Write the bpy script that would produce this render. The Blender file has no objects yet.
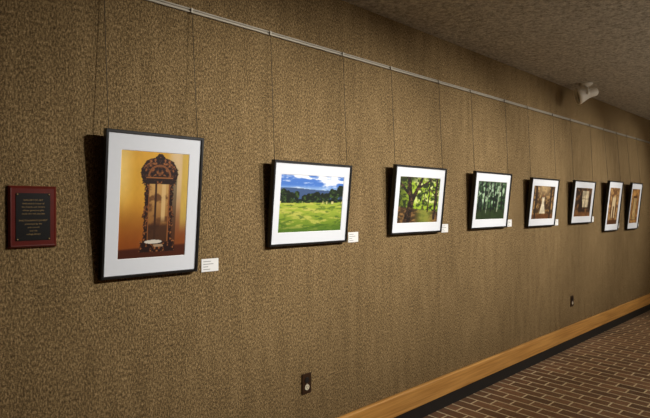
import bpy, bmesh, math
import numpy as np
from mathutils import Vector, Matrix

sc = bpy.context.scene
try:
    sc.view_settings.view_transform = 'Standard'
    sc.view_settings.look = 'None'
except Exception:
    pass

# ------------------------------------------------------------ helpers
def lin(c):
    c = np.asarray(c, dtype=float) / 255.0
    return np.where(c <= 0.04045, c / 12.92, ((c + 0.055) / 1.055) ** 2.4)
def rgba(c):
    l = lin(c); return (float(l[0]), float(l[1]), float(l[2]), 1.0)

def simple_mat(name, col, rough=0.5, metal=0.0, noise=0.0, nscale=40.0, spec=0.5):
    m = bpy.data.materials.new(name); m.use_nodes = True
    nt = m.node_tree; b = nt.nodes['Principled BSDF']
    b.inputs['Roughness'].default_value = rough
    b.inputs['Metallic'].default_value = metal
    b.inputs['Specular IOR Level'].default_value = spec
    n = nt.nodes.new('ShaderNodeTexNoise'); n.inputs['Scale'].default_value = nscale
    tc = nt.nodes.new('ShaderNodeTexCoord'); nt.links.new(tc.outputs['Object'], n.inputs['Vector'])
    mx = nt.nodes.new('ShaderNodeMix'); mx.data_type = 'RGBA'
    c = np.array(rgba(col))
    lo = c * (1 - noise); hi = c * (1 + noise); lo[3] = hi[3] = 1
    mx.inputs[6].default_value = tuple(lo); mx.inputs[7].default_value = tuple(np.clip(hi, 0, 1))
    nt.links.new(n.outputs['Fac'], mx.inputs[0]); nt.links.new(mx.outputs[2], b.inputs['Base Color'])
    return m

def new_obj(name, bm, mat=None, parent=None, smooth=False):
    me = bpy.data.meshes.new(name); bm.normal_update(); bm.to_mesh(me); bm.free()
    if smooth:
        for p in me.polygons: p.use_smooth = True
    o = bpy.data.objects.new(name, me); sc.collection.objects.link(o)
    if mat: me.materials.append(mat)
    if parent: o.parent = parent
    return o

def add_box(bm, x0, x1, y0, y1, z0, z1, bevel=0.0, mi=0):
    r = bmesh.ops.create_cube(bm, size=1.0)
    vs = r['verts']
    for v in vs:
        v.co.x = x0 + (v.co.x + .5) * (x1 - x0)
        v.co.y = y0 + (v.co.y + .5) * (y1 - y0)
        v.co.z = z0 + (v.co.z + .5) * (z1 - z0)
    fs = set(f for v in vs for f in v.link_faces)
    for f in fs: f.material_index = mi
    if bevel > 0:
        es = set(e for v in vs for e in v.link_edges)
        bmesh.ops.bevel(bm, geom=list(es), offset=bevel, segments=2, affect='EDGES')

def box_obj(name, x0, x1, y0, y1, z0, z1, mat, parent=None, bevel=0.0):
    bm = bmesh.new(); add_box(bm, x0, x1, y0, y1, z0, z1, bevel)
    return new_obj(name, bm, mat, parent)

def cyl_between(bm, a, b, r, seg=10, r2=None):
    a = Vector(a); b = Vector(b); d = b - a
    q = d.to_track_quat('Z', 'Y').to_matrix().to_4x4()
    M = Matrix.Translation((a + b) / 2) @ q
    bmesh.ops.create_cone(bm, cap_ends=True, segments=seg, radius1=r, radius2=r if r2 is None else r2,
                          depth=d.length, matrix=M)

def revolve(bm, prof, M, seg=32):
    rings = []
    for (r, z) in prof:
        if r < 1e-6:
            rings.append([bm.verts.new(M @ Vector((0, 0, z)))])
        else:
            rings.append([bm.verts.new(M @ Vector((r * math.cos(2*math.pi*i/seg), r * math.sin(2*math.pi*i/seg), z))) for i in range(seg)])
    for a, b in zip(rings[:-1], rings[1:]):
        for i in range(seg):
            j = (i + 1) % seg
            if len(a) == 1 and len(b) == 1: continue
            if len(a) == 1: bm.faces.new((a[0], b[j], b[i]))
            elif len(b) == 1: bm.faces.new((a[i], a[j], b[0]))
            else: bm.faces.new((a[i], a[j], b[j], b[i]))

def empty(name, loc=(0, 0, 0)):
    o = bpy.data.objects.new(name, None); o.location = loc; o.empty_display_size = .1
    sc.collection.objects.link(o); return o

# ------------------------------------------------------------ materials
def wall_material():
    m = bpy.data.materials.new('burlap_wallcovering'); m.use_nodes = True
    nt = m.node_tree; L = nt.links; b = nt.nodes['Principled BSDF']
    b.inputs['Roughness'].default_value = 0.9
    b.inputs['Specular IOR Level'].default_value = 0.15
    tc = nt.nodes.new('ShaderNodeTexCoord')
    def mapped(scale):
        mp = nt.nodes.new('ShaderNodeMapping'); mp.inputs['Scale'].default_value = scale
        L.new(tc.outputs['Object'], mp.inputs['Vector']); return mp.outputs[0]
    n1 = nt.nodes.new('ShaderNodeTexNoise'); n1.inputs['Scale'].default_value = 1.0
    n1.inputs['Detail'].default_value = 5; n1.inputs['Roughness'].default_value = .65
    L.new(mapped((150, 60, 75)), n1.inputs['Vector'])
    n2 = nt.nodes.new('ShaderNodeTexNoise'); n2.inputs['Scale'].default_value = 1.0
    n2.inputs['Detail'].default_value = 2; L.new(mapped((330, 200, 330)), n2.inputs['Vector'])
    n3 = nt.nodes.new('ShaderNodeTexNoise'); n3.inputs['Scale'].default_value = 1.0
    n3.inputs['Detail'].default_value = 3; L.new(mapped((16, 5, 3)), n3.inputs['Vector'])
    mth = nt.nodes.new('ShaderNodeMath'); mth.operation = 'ADD'
    L.new(n1.outputs['Fac'], mth.inputs[0]); L.new(n2.outputs['Fac'], mth.inputs[1])
    mt2 = nt.nodes.new('ShaderNodeMath'); mt2.operation = 'MULTIPLY_ADD'
    L.new(n3.outputs['Fac'], mt2.inputs[0]); mt2.inputs[1].default_value = 0.14
    L.new(mth.outputs[0], mt2.inputs[2])
    mr = nt.nodes.new('ShaderNodeMapRange')
    mr.inputs['From Min'].default_value = 0.85; mr.inputs['From Max'].default_value = 1.31
    L.new(mt2.outputs[0], mr.inputs['Value'])
    cr = nt.nodes.new('ShaderNodeValToRGB')
    e = cr.color_ramp.elements
    e[0].position = 0.0; e[0].color = rgba((44, 34, 21))
    e[1].position = 1.0; e[1].color = rgba((190, 162, 118))
    x = e.new(0.5); x.color = rgba((114, 93, 60))
    L.new(mr.outputs[0], cr.inputs['Fac']); L.new(cr.outputs['Color'], b.inputs['Base Color'])
    bp = nt.nodes.new('ShaderNodeBump'); bp.inputs['Strength'].default_value = 0.45
    bp.inputs['Distance'].default_value = 0.002
    L.new(mth.outputs[0], bp.inputs['Height']); L.new(bp.outputs[0], b.inputs['Normal'])
    return m

def ceiling_material():
    m = bpy.data.materials.new('textured_plaster_ceiling'); m.use_nodes = True
    nt = m.node_tree; L = nt.links; b = nt.nodes['Principled BSDF']
    b.inputs['Roughness'].default_value = 0.95; b.inputs['Specular IOR Level'].default_value = 0.1
    tc = nt.nodes.new('ShaderNodeTexCoord')
    n1 = nt.nodes.new('ShaderNodeTexNoise'); n1.inputs['Scale'].default_value = 40
    n1.inputs['Detail'].default_value = 6; n1.inputs['Roughness'].default_value = .7
    L.new(tc.outputs['Object'], n1.inputs['Vector'])
    cr = nt.nodes.new('ShaderNodeValToRGB'); e = cr.color_ramp.elements
    e[0].position = .35; e[0].color = rgba((142, 136, 122)); e[1].position = .65; e[1].color = rgba((220, 214, 198))
    L.new(n1.outputs['Fac'], cr.inputs['Fac']); L.new(cr.outputs['Color'], b.inputs['Base Color'])
    bp = nt.nodes.new('ShaderNodeBump'); bp.inputs['Strength'].default_value = 0.9; bp.inputs['Distance'].default_value = .012
    L.new(n1.outputs['Fac'], bp.inputs['Height']); L.new(bp.outputs[0], b.inputs['Normal'])
    return m

def brick_floor_material():
    m = bpy.data.materials.new('brick_paver_floor'); m.use_nodes = True
    nt = m.node_tree; L = nt.links; b = nt.nodes['Principled BSDF']
    tc = nt.nodes.new('ShaderNodeTexCoord')
    mp = nt.nodes.new('ShaderNodeMapping'); mp.inputs['Rotation'].default_value = (0, 0, math.pi / 2)
    L.new(tc.outputs['Object'], mp.inputs['Vector'])
    br = nt.nodes.new('ShaderNodeTexBrick')
    br.inputs['Scale'].default_value = 1.0
    br.inputs['Brick Width'].default_value = 0.215
    br.inputs['Row Height'].default_value = 0.105
    br.inputs['Mortar Size'].default_value = 0.007
    br.inputs['Mortar Smooth'].default_value = 0.2
    br.inputs['Color1'].default_value = rgba((142, 104, 74))
    br.inputs['Color2'].default_value = rgba((100, 72, 50))
    br.inputs['Mortar'].default_value = rgba((226, 206, 166))
    L.new(mp.outputs[0], br.inputs['Vector'])
    n = nt.nodes.new('ShaderNodeTexNoise'); n.inputs['Scale'].default_value = 30; n.inputs['Detail'].default_value = 4
    L.new(tc.outputs['Object'], n.inputs['Vector'])
    mx = nt.nodes.new('ShaderNodeMix'); mx.data_type = 'RGBA'; mx.blend_type = 'OVERLAY'; mx.inputs[0].default_value = .35
    L.new(br.outputs['Color'], mx.inputs[6]); L.new(n.outputs['Fac'], mx.inputs[7])
    L.new(mx.outputs[2], b.inputs['Base Color'])
    b.inputs['Roughness'].default_value = 0.55
    bp = nt.nodes.new('ShaderNodeBump'); bp.invert = True; bp.inputs['Strength'].default_value = .5; bp.inputs['Distance'].default_value = .004
    L.new(br.outputs['Fac'], bp.inputs['Height']); L.new(bp.outputs[0], b.inputs['Normal'])
    return m

def oak_material():
    m = bpy.data.materials.new('golden_oak'); m.use_nodes = True
    nt = m.node_tree; L = nt.links; b = nt.nodes['Principled BSDF']; b.inputs['Roughness'].default_value = .4
    tc = nt.nodes.new('ShaderNodeTexCoord')
    mp = nt.nodes.new('ShaderNodeMapping'); mp.inputs['Scale'].default_value = (1.5, 20, 45)
    L.new(tc.outputs['Object'], mp.inputs['Vector'])
    n = nt.nodes.new('ShaderNodeTexNoise'); n.inputs['Scale'].default_value = 1.5; n.inputs['Detail'].default_value = 5
    L.new(mp.outputs[0], n.inputs['Vector'])
    cr = nt.nodes.new('ShaderNodeValToRGB'); e = cr.color_ramp.elements
    e[0].position = .3; e[0].color = rgba((176, 122, 56)); e[1].position = .75; e[1].color = rgba((222, 166, 90))
    L.new(n.outputs['Fac'], cr.inputs['Fac']); L.new(cr.outputs['Color'], b.inputs['Base Color'])
    return m

M_wall = wall_material(); M_ceil = ceiling_material(); M_floor = brick_floor_material(); M_oak = oak_material()
M_blackbase = simple_mat('black_vinyl_base', (18, 16, 14), .6, noise=.2)
M_frame = simple_mat('black_satin_frame', (14, 13, 13), .35, noise=.2)
M_mat = simple_mat('white_mat_board', (224, 228, 234), .8, noise=.02, spec=.2)
M_bevel = simple_mat('mat_core', (240, 240, 240), .8, noise=.02)
M_back = simple_mat('kraft_backing', (96, 74, 48), .9, noise=.1)
M_wire = simple_mat('dark_steel_wire', (58, 50, 38), .6, .1, noise=.1)
M_alu = simple_mat('brushed_aluminium', (150, 142, 126), .5, .3, noise=.1)
M_card = simple_mat('label_card_paper', (232, 232, 230), .8, noise=.02)
M_ink = simple_mat('grey_ink', (110, 110, 110), .8, noise=.05)
M_cherry = simple_mat('cherry_wood', (92, 26, 20), .3, noise=.35, nscale=25)
M_blackplate = simple_mat('black_brass_plate', (14, 12, 11), .4, noise=.2, spec=.3)
M_gold = simple_mat('gold_engraving', (150, 124, 80), .4, .4, noise=.1)
M_white = simple_mat('white_enamel', (238, 234, 222), .4, noise=.03)
M_dark = simple_mat('dark_plastic', (20, 17, 15), .5, noise=.1)
M_bronze = simple_mat('bronze_plate', (58, 38, 22), .4, .3, noise=.15)
M_ivory = simple_mat('ivory_plastic', (205, 195, 170), .5, noise=.05)
M_lens = simple_mat('frosted_lens', (150, 148, 140), .2, noise=.05)

# ------------------------------------------------------------ room
X0, X1, Y0, H = -3.0, 14.0, -4.6, 2.835
box_obj('wall_back', X0, X1, 0, .12, 0, H, M_wall)
box_obj('wall_front', X0, X1, Y0 - .12, Y0, 0, H, M_wall)
box_obj('wall_left', X0 - .12, X0, Y0 - .12, .12, 0, H, M_wall)
box_obj('wall_right', X1, X1 + .12, Y0 - .12, .12, 0, H, M_wall)
box_obj('floor', X0 - .12, X1 + .12, Y0 - .12, .12, -.1, 0, M_floor)
box_obj('ceiling', X0 - .12, X1 + .12, Y0 - .12, .12, H, H + .1, M_ceil)

# wood baseboard (eased top edge) over a recessed black base
bm = bmesh.new()
prof = [(0, .104), (-.022, .104), (-.022, .238), (-.019, .244), (-.014, .247), (0, .247)]
a = [bm.verts.new((X0, y, z)) for y, z in prof]; b_ = [bm.verts.new((X1, y, z)) for y, z in prof]
for i in range(len(prof)):
    j = (i + 1) % len(prof); bm.faces.new((a[i], a[j], b_[j], b_[i]))
bm.faces.new(a[::-1]); bm.faces.new(b_)
bmesh.ops.recalc_face_normals(bm, faces=bm.faces)
new_obj('baseboard_back', bm, M_oak)
box_obj('trim_1', X0, X1, -.008, 0, 0, .104, M_blackbase)

# aluminium picture rail: C-shaped extrusion with lips + screws
ZR = 2.497
bm = bmesh.new()
prof = [(0, -.010), (-.012, -.010), (-.012, -.004), (-.006, -.003), (-.006, .003), (-.012, .004), (-.012, .010), (0, .010)]
a = [bm.verts.new((X0, y, ZR + z)) for y, z in prof]; b_ = [bm.verts.new((X1, y, ZR + z)) for y, z in prof]
for i in range(len(prof)):
    j = (i + 1) % len(prof); bm.faces.new((a[i], a[j], b_[j], b_[i]))
bm.faces.new(a[::-1]); bm.faces.new(b_)
k = X0 + .3
while k < X1:
    cyl_between(bm, (k, -.005, ZR), (k, -.009, ZR), .004, 10); k += .6
bmesh.ops.recalc_face_normals(bm, faces=bm.faces)
new_obj('picture_rail', bm, M_alu)

# ------------------------------------------------------------ procedural prints
def vnoise(u, v, s, seed, sy=None):
    sy = s if sy is None else sy
    rs = np.random.RandomState(seed); n = 128
    T = rs.rand(n, n)
    x = u * s; y = v * sy
    xi = np.floor(x).astype(int); yi = np.floor(y).astype(int)
    fx = x - xi; fy = y - yi
    fx = fx * fx * (3 - 2 * fx); fy = fy * fy * (3 - 2 * fy)
    g = lambda i, j: T[i % n, j % n]
    return (g(xi, yi) * (1 - fx) + g(xi + 1, yi) * fx) * (1 - fy) + (g(xi, yi + 1) * (1 - fx) + g(xi + 1, yi + 1) * fx) * fy
def fbm(u, v, s, seed, sy=None, o=4):
    sy = s if sy is None else sy
    t = 0; a = .5; w = 0
    for i in range(o):
        t = t + a * vnoise(u, v, s, seed + i * 7, sy); w += a; a *= .62; s *= 2.03; sy *= 2.03
    return t / w
def mixc(A, B, t):
    t = np.clip(t, 0, 1)[:, None]; return A * (1 - t) + B * t
def full(u, c): return np.tile(np.array(c, float), (len(u), 1))
def sm(x, a, b):
    t = np.clip((x - a) / (b - a), 0, 1); return t * t * (3 - 2 * t)

def art_mirror(u, v):
    c = mixc(full(u, (140, 70, 18)), full(u, (216, 162, 54)), sm(v, .05, .7))
    c = mixc(c, full(u, (236, 198, 110)), sm(.24 - u, 0, .22) * sm(v, .3, .8))
    right = mixc(full(u, (130, 72, 36)), full(u, (214, 184, 136)), sm(v, .15, .75))
    c = mixc(c, right, sm(u, .62, .78))
    c = mixc(c, full(u, (200, 166, 76)), sm(u, .88, .92) * sm(v, .2, .4))
    c = mixc(c, full(u, (132, 66, 20)), sm(u, .7, .95) * sm(.28 - v, 0, .2))
    c = mixc(c, full(u, (72, 30, 12)), sm(.10 - v + .03 * u, 0, .03))
    c = c * (0.93 + .14 * fbm(u, v, 6, 3))[:, None]
    cx = .56; d = np.abs(u - cx)
    n = fbm(d + .3, v, 30, 11, 46)           # mirrored noise = symmetric carving
    hw = np.full_like(u, .215)
    hw = np.where((v > .70) & (v < .75), .255, hw)
    hw = np.where((v >= .75) & (v < .86), .285 - .35 * np.abs(v - .80), hw)
    hw = np.where(v >= .86, .25 * np.sqrt(np.clip(1 - ((v - .86) / .09) ** 2, 0, 1)), hw)
    hw = np.where((v > .93) & (v < .985), np.maximum(hw, .085 - 1.2 * np.abs(v - .945)), hw)
    hw = np.where((v > .38) & (v < .42), .235, hw)
    hw = np.where(v < .16, .255, hw)
    hw = hw + (n - .5) * .06
    ins = (d < hw) & (v > .05)
    wood = mixc(full(u, (34, 14, 8)), full(u, (158, 96, 48)), sm(n, .54, .74))
    sh = (u > cx) & (u < cx + .27) & (v < .8) & (v > .05) & ~ins
    c = np.where(sh[:, None], c * .6, c)
    c = np.where(ins[:, None], wood, c)
    arc = np.abs(np.hypot(d / .2, (v - .77) / .13) - .8) < .07
    c = np.where((arc & (v > .77))[:, None], full(u, (132, 78, 38)), c)
    c = np.where(((d < .2) & (np.abs(v - .76) < .006))[:, None], full(u, (150, 92, 46)), c)
    pane = (d < .145) & (v > .15) & (v < .70)
    pc = mixc(full(u, (132, 84, 38)), full(u, (196, 152, 88)), sm(v, .2, .7))
    pc = mixc(pc, full(u, (88, 52, 26)), sm(fbm(u, v, 8, 91, 14), .45, .65) * .8)
    pc = mixc(pc, full(u, (218, 184, 126)), sm(.04 - np.abs(u - cx - .07), 0, .02) * sm(v, .3, .4) * .85)
    pc = mixc(pc, full(u, (52, 28, 16)), sm(.34 - v, 0, .05) * .75)
    pc = np.where((np.abs(u - cx + .05) < .016)[:, None], full(u, (60, 32, 16)), pc)
    c = np.where(pane[:, None], pc, c)
    rim = (np.abs(d - .15) < .008) & (v > .15) & (v < .70)
    c = np.where(rim[:, None], full(u, (140, 84, 40)), c)
    marble = (((u - .50) / .13) ** 2 + ((v - .15) / .018) ** 2) < 1
    c = np.where(marble[:, None], full(u, (212, 204, 190)), c)
    papers = (np.abs(u - .58 + (v - .11)) < .07) & (v > .10) & (v < .125)
    c = np.where(papers[:, None], full(u, (168, 140, 110)), c)
    return c

def art_meadow(u, v):
    cl = fbm(u, v, 4, 5, 12)
    c = mixc(full(u, (70, 118, 200)), full(u, (232, 236, 244)), sm(cl, .44, .60))
    c = mixc(c, full(u, (160, 190, 226)), sm(.84 - v, 0, .08) * .7)
    hill = .755 + .018 * np.sin(u * 5 + 1) + .01 * fbm(u, v * 0, 10, 2)
    c = np.where((v < hill)[:, None], full(u, (60, 84, 124)), c)
    # tree line: individual rounded crowns + a tall group at each side
    rs = np.random.RandomState(4)
    tr = mixc(full(u, (10, 24, 10)), full(u, (60, 86, 34)), sm(fbm(u, v, 24, 8), .47, .75))
    m = v < .58
    for k in range(34):
        x = rs.rand(); side = max(0, abs(x - .42) - .2)
        r = .022 + .03 * rs.rand() + .05 * side; h = .575 + .08 * rs.rand() + .28 * side
        m |= (((u - x) / r) ** 2 + ((v - h) / (r * 1.7)) ** 2 < 1 + .8 * (fbm(u, v, 40, 3) - .5)) | ((np.abs(u - x) < .006) & (v < h))
    c = np.where(m[:, None], tr, c)
    g = .50 + .02 * u + .02 * fbm(u, v * 0, 14, 66)
    t = sm(v, 0, .5)
    gr = mixc(full(u, (98, 128, 32)), full(u, (156, 172, 58)), t)
    gr = mixc(gr, full(u, (196, 190, 92)), sm(fbm(u, v, 7, 44, 26), .48, .66) * .75)
    gr = mixc(gr, full(u, (52, 84, 20)), sm(fbm(u, v, 12, 54, 34), .50, .68) * .6)
    gr = mixc(gr, full(u, (60, 96, 26)), sm(.16 - v, 0, .16) * .7)
    c = np.where((v < g)[:, None], gr, c)
    bales = ((np.abs(v - .52) < .022) & (fbm(u, v * 0, 30, 77, o=1) > .75))
    c = np.where(bales[:, None], full(u, (206, 198, 128)), c)
    return c

def art_woods(u, v):
    n = fbm(u, v, 15, 9)
    c = mixc(full(u, (34, 48, 14)), full(u, (150, 176, 46)), sm(n, .38, .62))
    c = mixc(c, full(u, (222, 228, 150)), sm(fbm(u, v, 13, 19), .52, .64) * sm(v, .33, .5) * sm(u, .2, .5))
    c = mixc(c, full(u, (34, 40, 14)), sm(.3 - u, 0, .3) * .6 + sm(v, .85, 1) * .3)
    edge = .36 - .12 * u
    gr = mixc(full(u, (58, 42, 22)), full(u, (140, 104, 60)), sm(fbm(u, v, 10, 29, 20), .38, .7))
    gr = mixc(gr, full(u, (128, 150, 52)), sm(.3 - np.abs(u - .66), 0, .25) * .65)
    c = np.where((v < edge)[:, None], gr, c)
    nb = fbm(u, v, 30, 71)
    def limb(x0, v0, x1, v1, w0, w1):
        dx, dy = x1 - x0, (v1 - v0) * .68
        L2 = dx * dx + dy * dy
        t = np.clip(((u - x0) * dx + (v - v0) * .68 * dy) / L2, 0, 1)
        dd = np.hypot(u - x0 - t * dx, (v - v0) * .68 - t * dy)
        return dd < (w0 + (w1 - w0) * t) * (.8 + .4 * nb)
    tree = limb(.22, .02, .30, .45, .085, .06) | limb(.30, .42, .20, 1.05, .055, .04) | limb(.30, .42, .56, 1.05, .045, .026) \
        | limb(.43, .74, .80, .98, .022, .010) | limb(.26, .6, -.02, .9, .028, .014)
    tree |= limb(.72, .25, .76, 1.05, .016, .012) | limb(.90, .1, .93, 1.05, .034, .026) | limb(.9, .6, .66, .86, .012, .006) | limb(.60, .3, .63, .75, .010, .008)
    bark = mixc(full(u, (26, 17, 11)), full(u, (92, 66, 42)), sm(nb, .5, .7))
    c = np.where(tree[:, None], bark, c)
    return c

def art_forest(u, v):
    n = fbm(u, v, 14, 39)
    c = mixc(full(u, (12, 30, 18)), full(u, (66, 98, 56)), sm(n, .42, .68))
    c = mixc(c, full(u, (178, 204, 170)), sm(fbm(u, v, 12, 49, 9), .50, .62) * sm(v, .32, .5) * sm(1.05 - v, 0, .2) * .9)
    c = mixc(c, full(u, (40, 54, 24)), sm(.32 - v, 0, .1) * .85)
    nb = fbm(u, v, 40, 91)
    for i, x in enumerate((.05, .15, .26, .35, .47, .58, .66, .74, .86, .95)):
        w = .010 + .008 * (i % 3)
        lean = .05 * ((i % 4) - 1.5)
        t = np.abs(u - x - lean * (v - .5)) < w
        col = (128, 138, 116) if i in (3, 7) else (12, 15, 10)
        c = np.where((t & (v > .16 + .04 * (i % 3)))[:, None], full(u, col) * (.6 + .8 * nb)[:, None], c)
    return c

def art_falls(u, v):
    n = fbm(u, v, 12, 139)
    c = mixc(full(u, (62, 42, 22)), full(u, (166, 130, 80)), sm(n, .38, .7))
    c = mixc(c, full(u, (204, 176, 128)), sm(v, .45, 1) * sm(.4 - np.abs(u - .5), 0, .3) * .7)
    head = np.hypot((u - .48) / .035, (v - .70) / .05) < 1
    bw = np.where(v > .5, .05, .05 + .26 * (.5 - v))
    body = (np.abs(u - .48) < bw) & (v > .16) & (v < .66)
    c = np.where(body[:, None], full(u, (220, 206, 176)) * (.72 + .45 * n)[:, None], c)
    c = np.where(head[:, None], full(u, (120, 78, 48)), c)
    c = mixc(c, full(u, (104, 62, 30)), sm(.18 - v, 0, .06) * .8)
    for x in (.14, .84):
        c = np.where((np.abs(u - x) < .04)[:, None], full(u, (50, 34, 20)), c)
    return c

def art_candle(u, v):
    n = fbm(u, v, 10, 239)
    c = mixc(full(u, (44, 28, 14)), full(u, (124, 86, 48)), sm(n, .38, .72))
    win = (np.abs(u - .62) < .2) & (v > .32) & (v < .9)
    c = np.where(win[:, None], full(u, (206, 190, 156)) * (.6 + .7 * n)[:, None], c)
    bars = ((np.abs(u - .62) < .012) | (np.abs(v - .62) < .014)) & win
    c = np.where(bars[:, None], full(u, (80, 54, 30)), c)
    d = np.hypot((u - .36) / .12, (v - .32) / .3)
    c = np.where((d < 1)[:, None], full(u, (40, 24, 13)) * (.6 + n)[:, None], c)
    c = mixc(c, full(u, (150, 100, 54)), sm(.2 - v, 0, .08) * .6)
    return c

def art_column(u, v):
    n = fbm(u, v, 9, 339, 14)
    c = mixc(full(u, (108, 72, 38)), full(u, (190, 148, 90)), sm(n, .35, .7))
    d = np.abs(u - .52)
    c = mixc(c, full(u, (208, 186, 146)), sm(.2 - d, 0, .06) * sm(v, .15, .2) * sm(.8 - v, 0, .1))
    c = np.where(((np.abs(d - .21) < .03) & (v > .1) & (v < .82))[:, None], full(u, (70, 42, 20)), c)
    c = np.where(((d < .07) & (v > .15) & (v < .5))[:, None], full(u, (90, 56, 28)), c)
    c = mixc(c, full(u, (84, 50, 24)), sm(.14 - v, 0, .04))
    return c

def art_doorway(u, v):
    n = fbm(u, v, 9, 439, 14)
    c = mixc(full(u, (112, 72, 32)), full(u, (196, 146, 80)), sm(n, .35, .7))
    c = np.where(((np.abs(u - .5) < .26) & (v > .08) & (v < .8))[:, None], full(u, (84, 52, 28)), c)
    c = np.where(((np.abs(u - .5) < .18) & (v > .1) & (v < .74))[:, None], full(u, (200, 166, 110)) * (.5 + .8 * n)[:, None], c)
    return c

def print_material(i):
    m = bpy.data.materials.new('photo_print_ink_%d' % i); m.use_nodes = True
    nt = m.node_tree; b = nt.nodes['Principled BSDF']
    at = nt.nodes.new('ShaderNodeVertexColor'); at.layer_name = 'Col'
    nt.links.new(at.outputs['Color'], b.inputs['Base Color'])
    b.inputs['Roughness'].default_value = .5; b.inputs['Specular IOR Level'].default_value = .25
    return m

def art_mesh(name, w, h, y, cx, cz, fn, res, parent, mat):
    nx = int(res * w); nz = int(res * h)
    U, V = np.meshgrid(np.linspace(0, 1, nx), np.linspace(0, 1, nz))
    u = U.ravel(); v = V.ravel()
    co = np.stack([cx + (u - .5) * w, np.full_like(u, y), cz + (v - .5) * h], 1)
    idx = np.arange(nx * nz).reshape(nz, nx)
    faces = np.stack([idx[:-1, :-1].ravel(), idx[:-1, 1:].ravel(), idx[1:, 1:].ravel(), idx[1:, :-1].ravel()], 1)
    me = bpy.data.meshes.new(name); me.from_pydata(co.tolist(), [], faces.tolist()); me.update()
    col = np.clip(fn(u, v), 0, 255)
    lc = np.concatenate([lin(col), np.ones((len(u), 1))], 1).astype(np.float32)
    ca = me.color_attributes.new('Col', 'FLOAT_COLOR', 'POINT'); ca.data.foreach_set('color', lc.ravel())
    me.materials.append(mat)
    o = bpy.data.objects.new(name, me); sc.collection.objects.link(o); o.parent = parent
    return o

def ring(bm, w0, h0, w1, h1, cz, y_out, y_in, mi=0):
    o = [bm.verts.new((sx * w0 / 2, y_out, cz + sz * h0 / 2)) for sx, sz in ((-1, -1), (1, -1), (1, 1), (-1, 1))]
    n = [bm.verts.new((sx * w1 / 2, y_in, cz + sz * h1 / 2)) for sx, sz in ((-1, -1), (1, -1), (1, 1), (-1, 1))]
    for i in range(4):
        j = (i + 1) % 4
        f = bm.faces.new((o[i], o[j], n[j], n[i])); f.material_index = mi

LEAN = math.radians(6.0)
def framed(i, sL, sR, zc, w, h, aw, ah, fn, res, lean=LEAN):
    scx = (sL + sR) / 2
    root = empty('framed_photograph', (scx, -.002, zc - h / 2 * math.cos(lean)))
    root.rotation_euler = (lean, 0, 0)
    D = .030; B = .013
    bm = bmesh.new(); cz = h / 2
    ring(bm, w, h, w, h, cz, 0, -D + .002)
    ring(bm, w, h, w - .004, h - .004, cz, -D + .002, -D)
    ring(bm, w - .004, h - .004, w - 2 * B + .004, h - 2 * B + .004, cz, -D, -D)
    ring(bm, w - 2 * B + .004, h - 2 * B + .004, w - 2 * B, h - 2 * B, cz, -D, -D + .003)
    ring(bm, w - 2 * B, h - 2 * B, w - 2 * B, h - 2 * B, cz, -D + .003, -.016)
    ring(bm, w, h, w - 2 * B, h - 2 * B, cz, 0, 0)
    ring(bm, w - 2 * B, h - 2 * B, w - 2 * B, h - 2 * B, cz, 0, -.016)
    bmesh.ops.remove_doubles(bm, verts=bm.verts, dist=1e-5)
    bmesh.ops.recalc_face_normals(bm, faces=bm.faces)
    new_obj('frame_moulding', bm, M_frame, root)
    bm = bmesh.new()
    ring(bm, w - 2 * B, h - 2 * B, aw + .004, ah + .004, cz, -.022, -.022, 0)
    ring(bm, aw + .004, ah + .004, aw, ah, cz, -.022, -.0195, 1)
    bmesh.ops.recalc_face_normals(bm, faces=bm.faces)
    o = new_obj('mat_board', bm, M_mat, root); o.data.materials.append(M_bevel)
    art_mesh('photo_print', aw + .002, ah + .002, -.0194, 0, cz, fn, res, root, print_material(i))
    box_obj('backing_board', -w / 2 + B, w / 2 - B, -.014, -.006, B, h - B, M_back, root)
    R = Matrix.Translation(root.location) @ Matrix.Rotation(lean, 4, 'X'); Ri = R.inverted()
    for sd in (-1, 1):
        top = Ri @ Vector((scx + sd * (w / 2 - .02), -.0165, ZR + .004))
        hook = Vector((sd * (w / 2 - .02), -.004, h - .03))
        bm = bmesh.new(); cyl_between(bm, top, hook, .0015, 8)
        new_obj('hanging_cable_%d' % (1 if sd < 0 else 2), bm, M_wire, root, True)
        bm = bmesh.new(); add_box(bm, hook.x - .005, hook.x + .005, -.008, .0005, h - .05, h - .02, .001)
        add_box(bm, top.x - .005, top.x + .005, top.y - .004, top.y + .003, top.z - .016, top.z + .006, .001)
        new_obj('cable_hook_%d' % (1 if sd < 0 else 2), bm, M_alu, root)
    return root

framed(1, .780, 1.230, 1.562, .453, .640, .313, .472, art_mirror, 520)
framed(2, 1.660, 2.263, 1.571, .598, .474, .480, .322, art_meadow, 400)
framed(3, 2.684, 3.284, 1.600, .600, .480, .470, .322, art_woods, 340)
framed(4, 3.695, 4.307, 1.605, .606, .478, .470, .318, art_forest, 280)
framed(5, 4.700, 5.320, 1.592, .608, .476, .470, .322, art_falls, 220)
framed(6, 5.720, 6.330, 1.600, .606, .480, .460, .318, art_candle, 200)
framed(7, 6.740, 7.240, 1.556, .500, .626, .350, .455, art_column, 200)
framed(8, 7.590, 8.060, 1.556, .460, .633, .330, .460, art_doorway, 200)

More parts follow.
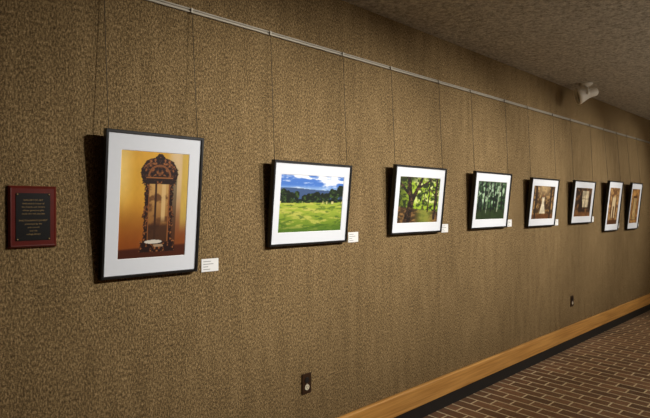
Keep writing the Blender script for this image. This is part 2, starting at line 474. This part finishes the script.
# ------------------------------------------------------------ label cards
def label(s0, s1, z, h=.064, rot=0):
    root = empty('label_card', ((s0 + s1) / 2, -.001, z)); root.rotation_euler = (0, rot, 0)
    w = s1 - s0
    box_obj('card', -w / 2, w / 2, -.003, 0, -h / 2, h / 2, M_card, root, .0006)
    bm = bmesh.new()
    for k, f in enumerate((.55, .75, .35, .5)):
        z0 = h / 2 - .012 - k * .013
        add_box(bm, -w / 2 + .01, -w / 2 + .01 + f * (w - .02), -.0034, -.0028, z0 - .0025, z0)
    new_obj('printed_lines', bm, M_ink, root)
label(1.268, 1.364, 1.262)
label(2.300, 2.392, 1.358)
label(3.320, 3.412, 1.384)
label(4.352, 4.444, 1.400)
label(5.372, 5.464, 1.385)
label(6.385, 6.475, 1.400)
label(7.280, 7.370, 1.300)
label(8.100, 8.190, 1.300)

# ------------------------------------------------------------ award plaque
root = empty('award_plaque', (.528, -.001, 1.514))
W, Hh = .168, .240
bm = bmesh.new()
ring(bm, W, Hh, W, Hh, 0, 0, -.010); ring(bm, W, Hh, W - .014, Hh - .014, 0, -.010, -.018)
ring(bm, W - .014, Hh - .014, W - .02, Hh - .02, 0, -.018, -.0175)
vs = [bm.verts.new((sx * (W - .02) / 2, -.0175, sz * (Hh - .02) / 2)) for sx, sz in ((-1, -1), (1, -1), (1, 1), (-1, 1))]
bm.faces.new(vs)
vs = [bm.verts.new((sx * W / 2, 0, sz * Hh / 2)) for sx, sz in ((-1, -1), (1, -1), (1, 1), (-1, 1))]
bm.faces.new(vs)
bmesh.ops.remove_doubles(bm, verts=bm.verts, dist=1e-5); bmesh.ops.recalc_face_normals(bm, faces=bm.faces)
new_obj('wood_board', bm, M_cherry, root)
box_obj('engraved_plate', -.060, .060, -.0200, -.0170, -.092, .092, M_blackplate, root, .0005)
bm = bmesh.new()
for sx in (-1, 1):
    for sz in (-1, 1):
        cyl_between(bm, (sx * .055, -.019, sz * .087), (sx * .055, -.0225, sz * .087), .003, 12)
new_obj('plate_screws', bm, M_gold, root, True)
lines = ["GALLERY OF ART", "dedicated in honor of", "the friends and donors", "whose generous gifts", "made this hall possible", "",
         "PHOTOGRAPHY EXHIBIT", "presented by the", "arts council", "and the", "college library"]
cu = bpy.data.curves.new('plaque_text', 'FONT'); cu.body = "\n".join(lines)
cu.align_x = 'CENTER'; cu.size = .0088; cu.space_line = 1.5; cu.extrude = .0002
to = bpy.data.objects.new('plaque_text', cu); sc.collection.objects.link(to)
bpy.context.view_layer.update()
me = bpy.data.meshes.new_from_object(to.evaluated_get(bpy.context.evaluated_depsgraph_get()))
bpy.data.objects.remove(to)
me.materials.clear(); me.materials.append(M_gold)
to = bpy.data.objects.new('engraved_text', me); sc.collection.objects.link(to)
to.parent = root; to.rotation_euler = (math.pi / 2, 0, 0); to.location = (0, -.0203, .062)

# ------------------------------------------------------------ outlets
def outlet(s, z):
    root = empty('wall_outlet', (s, -.001, z))
    box_obj('cover_plate', -.036, .036, -.006, 0, -.059, .059, M_bronze, root, .002)
    for k, (dz, mt) in enumerate(((.021, M_dark), (-.021, M_ivory))):
        bm = bmesh.new(); cyl_between(bm, (0, -.005, dz), (0, -.0095, dz), .0165, 24)
        new_obj('receptacle_%d' % (k + 1), bm, mt, root)
        bm = bmesh.new()
        for sx in (-1, 1): add_box(bm, sx * .006 - .001, sx * .006 + .001, -.0100, -.0090, dz - .001, dz + .008)
        cyl_between(bm, (0, -.0088, dz - .008), (0, -.0100, dz - .008), .0022, 10)
        new_obj('slots_%d' % (k + 1), bm, M_dark, root)
    bm = bmesh.new(); cyl_between(bm, (0, -.005, 0), (0, -.0075, 0), .003, 12)
    new_obj('cover_screw', bm, M_alu, root)
outlet(1.952, .520)
outlet(5.835, .507)

# ------------------------------------------------------------ ceiling floodlight
root = empty('ceiling_spotlight', (5.63, -.22, H))
bm = bmesh.new()
revolve(bm, [(0, 0), (.06, 0), (.06, -.012), (.045, -.026), (.014, -.03), (.012, -.06), (0, -.06)], Matrix.Identity(4), 28)
new_obj('ceiling_canopy', bm, M_white, root, True)
ax = Vector((-.55, .78, -.25)).normalized()
c0 = Vector((.0, 0, -.112))
Mh = Matrix.Translation(c0) @ ax.to_track_quat('Z', 'Y').to_matrix().to_4x4() @ Matrix.Scale(1.1, 4)
bm = bmesh.new()
revolve(bm, [(0, -.10), (.03, -.098), (.04, -.085), (.043, -.03), (.05, .0), (.068, .045), (.075, .06), (.075, .085), (.069, .085), (.067, .06), (0, .058)], Mh, 36)
bmesh.ops.recalc_face_normals(bm, faces=bm.faces)
new_obj('lamp_head', bm, M_white, root, True)
bm = bmesh.new(); revolve(bm, [(0, .066), (.04, .064), (.066, .060)], Mh, 30)
new_obj('lens', bm, M_lens, root, True)
bm = bmesh.new()
for sx in (-1, 1):
    side = ax.cross(Vector((0, 0, 1))).normalized() * sx * .060
    cyl_between(bm, c0 + side * .75, c0 + side * 1.1, .016, 14)
    cyl_between(bm, c0 + side, Vector((0, 0, -.055)) + side, .007, 10)
side = ax.cross(Vector((0, 0, 1))).normalized() * .060
cyl_between(bm, Vector((0, 0, -.055)) - side, Vector((0, 0, -.055)) + side, .007, 10)
new_obj('swivel_yoke', bm, M_white, root, True)

# ------------------------------------------------------------ lights
def spot(name, loc, tgt, power, ang=75, blend=1.0, size=.025, col=(1, .96, .9)):
    ld = bpy.data.lights.new(name, 'SPOT'); ld.energy = power; ld.spot_size = math.radians(ang); ld.spot_blend = blend
    ld.shadow_soft_size = size; ld.color = col
    o = bpy.data.objects.new(name, ld); sc.collection.objects.link(o); o.location = loc
    o.rotation_euler = (Vector(tgt) - Vector(loc)).to_track_quat('-Z', 'Y').to_euler()
for i, (s, p) in enumerate(((2.3, 210), (3.3, 300), (4.5, 300), (5.8, 280), (7.2, 240), (8.8, 205))):
    spot('track_spot_lamp', (s, -2.6, 2.72), (s - 1.2, 0, 1.5), p, 56)
def area(name, loc, size, power, col, up=False):
    ld = bpy.data.lights.new(name, 'AREA'); ld.shape = 'RECTANGLE'; ld.size = size[0]; ld.size_y = size[1]
    ld.energy = power; ld.color = col
    o = bpy.data.objects.new(name, ld); sc.collection.objects.link(o); o.location = loc
    if up: o.rotation_euler = (math.pi, 0, 0)
area('added_fill_light', (6, -3.2, 2.8), (9, .4), 72, (1, .95, .87))  # added soft fill shining down for floor bounce, not a real fixture
area('added_ceiling_uplight', (7.0, -3.2, 1.7), (7, .3), 62, (1, .95, .87), True)  # unseen helper light pointing up, added to brighten the ceiling

w = bpy.data.worlds.new('World'); sc.world = w; w.use_nodes = True
w.node_tree.nodes['Background'].inputs[0].default_value = (.5, .42, .32, 1)
w.node_tree.nodes['Background'].inputs[1].default_value = .1

# ------------------------------------------------------------ camera
cd = bpy.data.cameras.new('camera'); cam = bpy.data.objects.new('camera', cd); sc.collection.objects.link(cam)
cd.sensor_width = 36; cd.lens = 510 / 650 * 36; cd.clip_start = .01
cam.location = (0, -2.248, 1.556)
d = Vector((.6834, .7305, -math.tan(math.radians(.337))))
cam.rotation_euler = d.to_track_quat('-Z', 'Y').to_euler()
sc.camera = cam
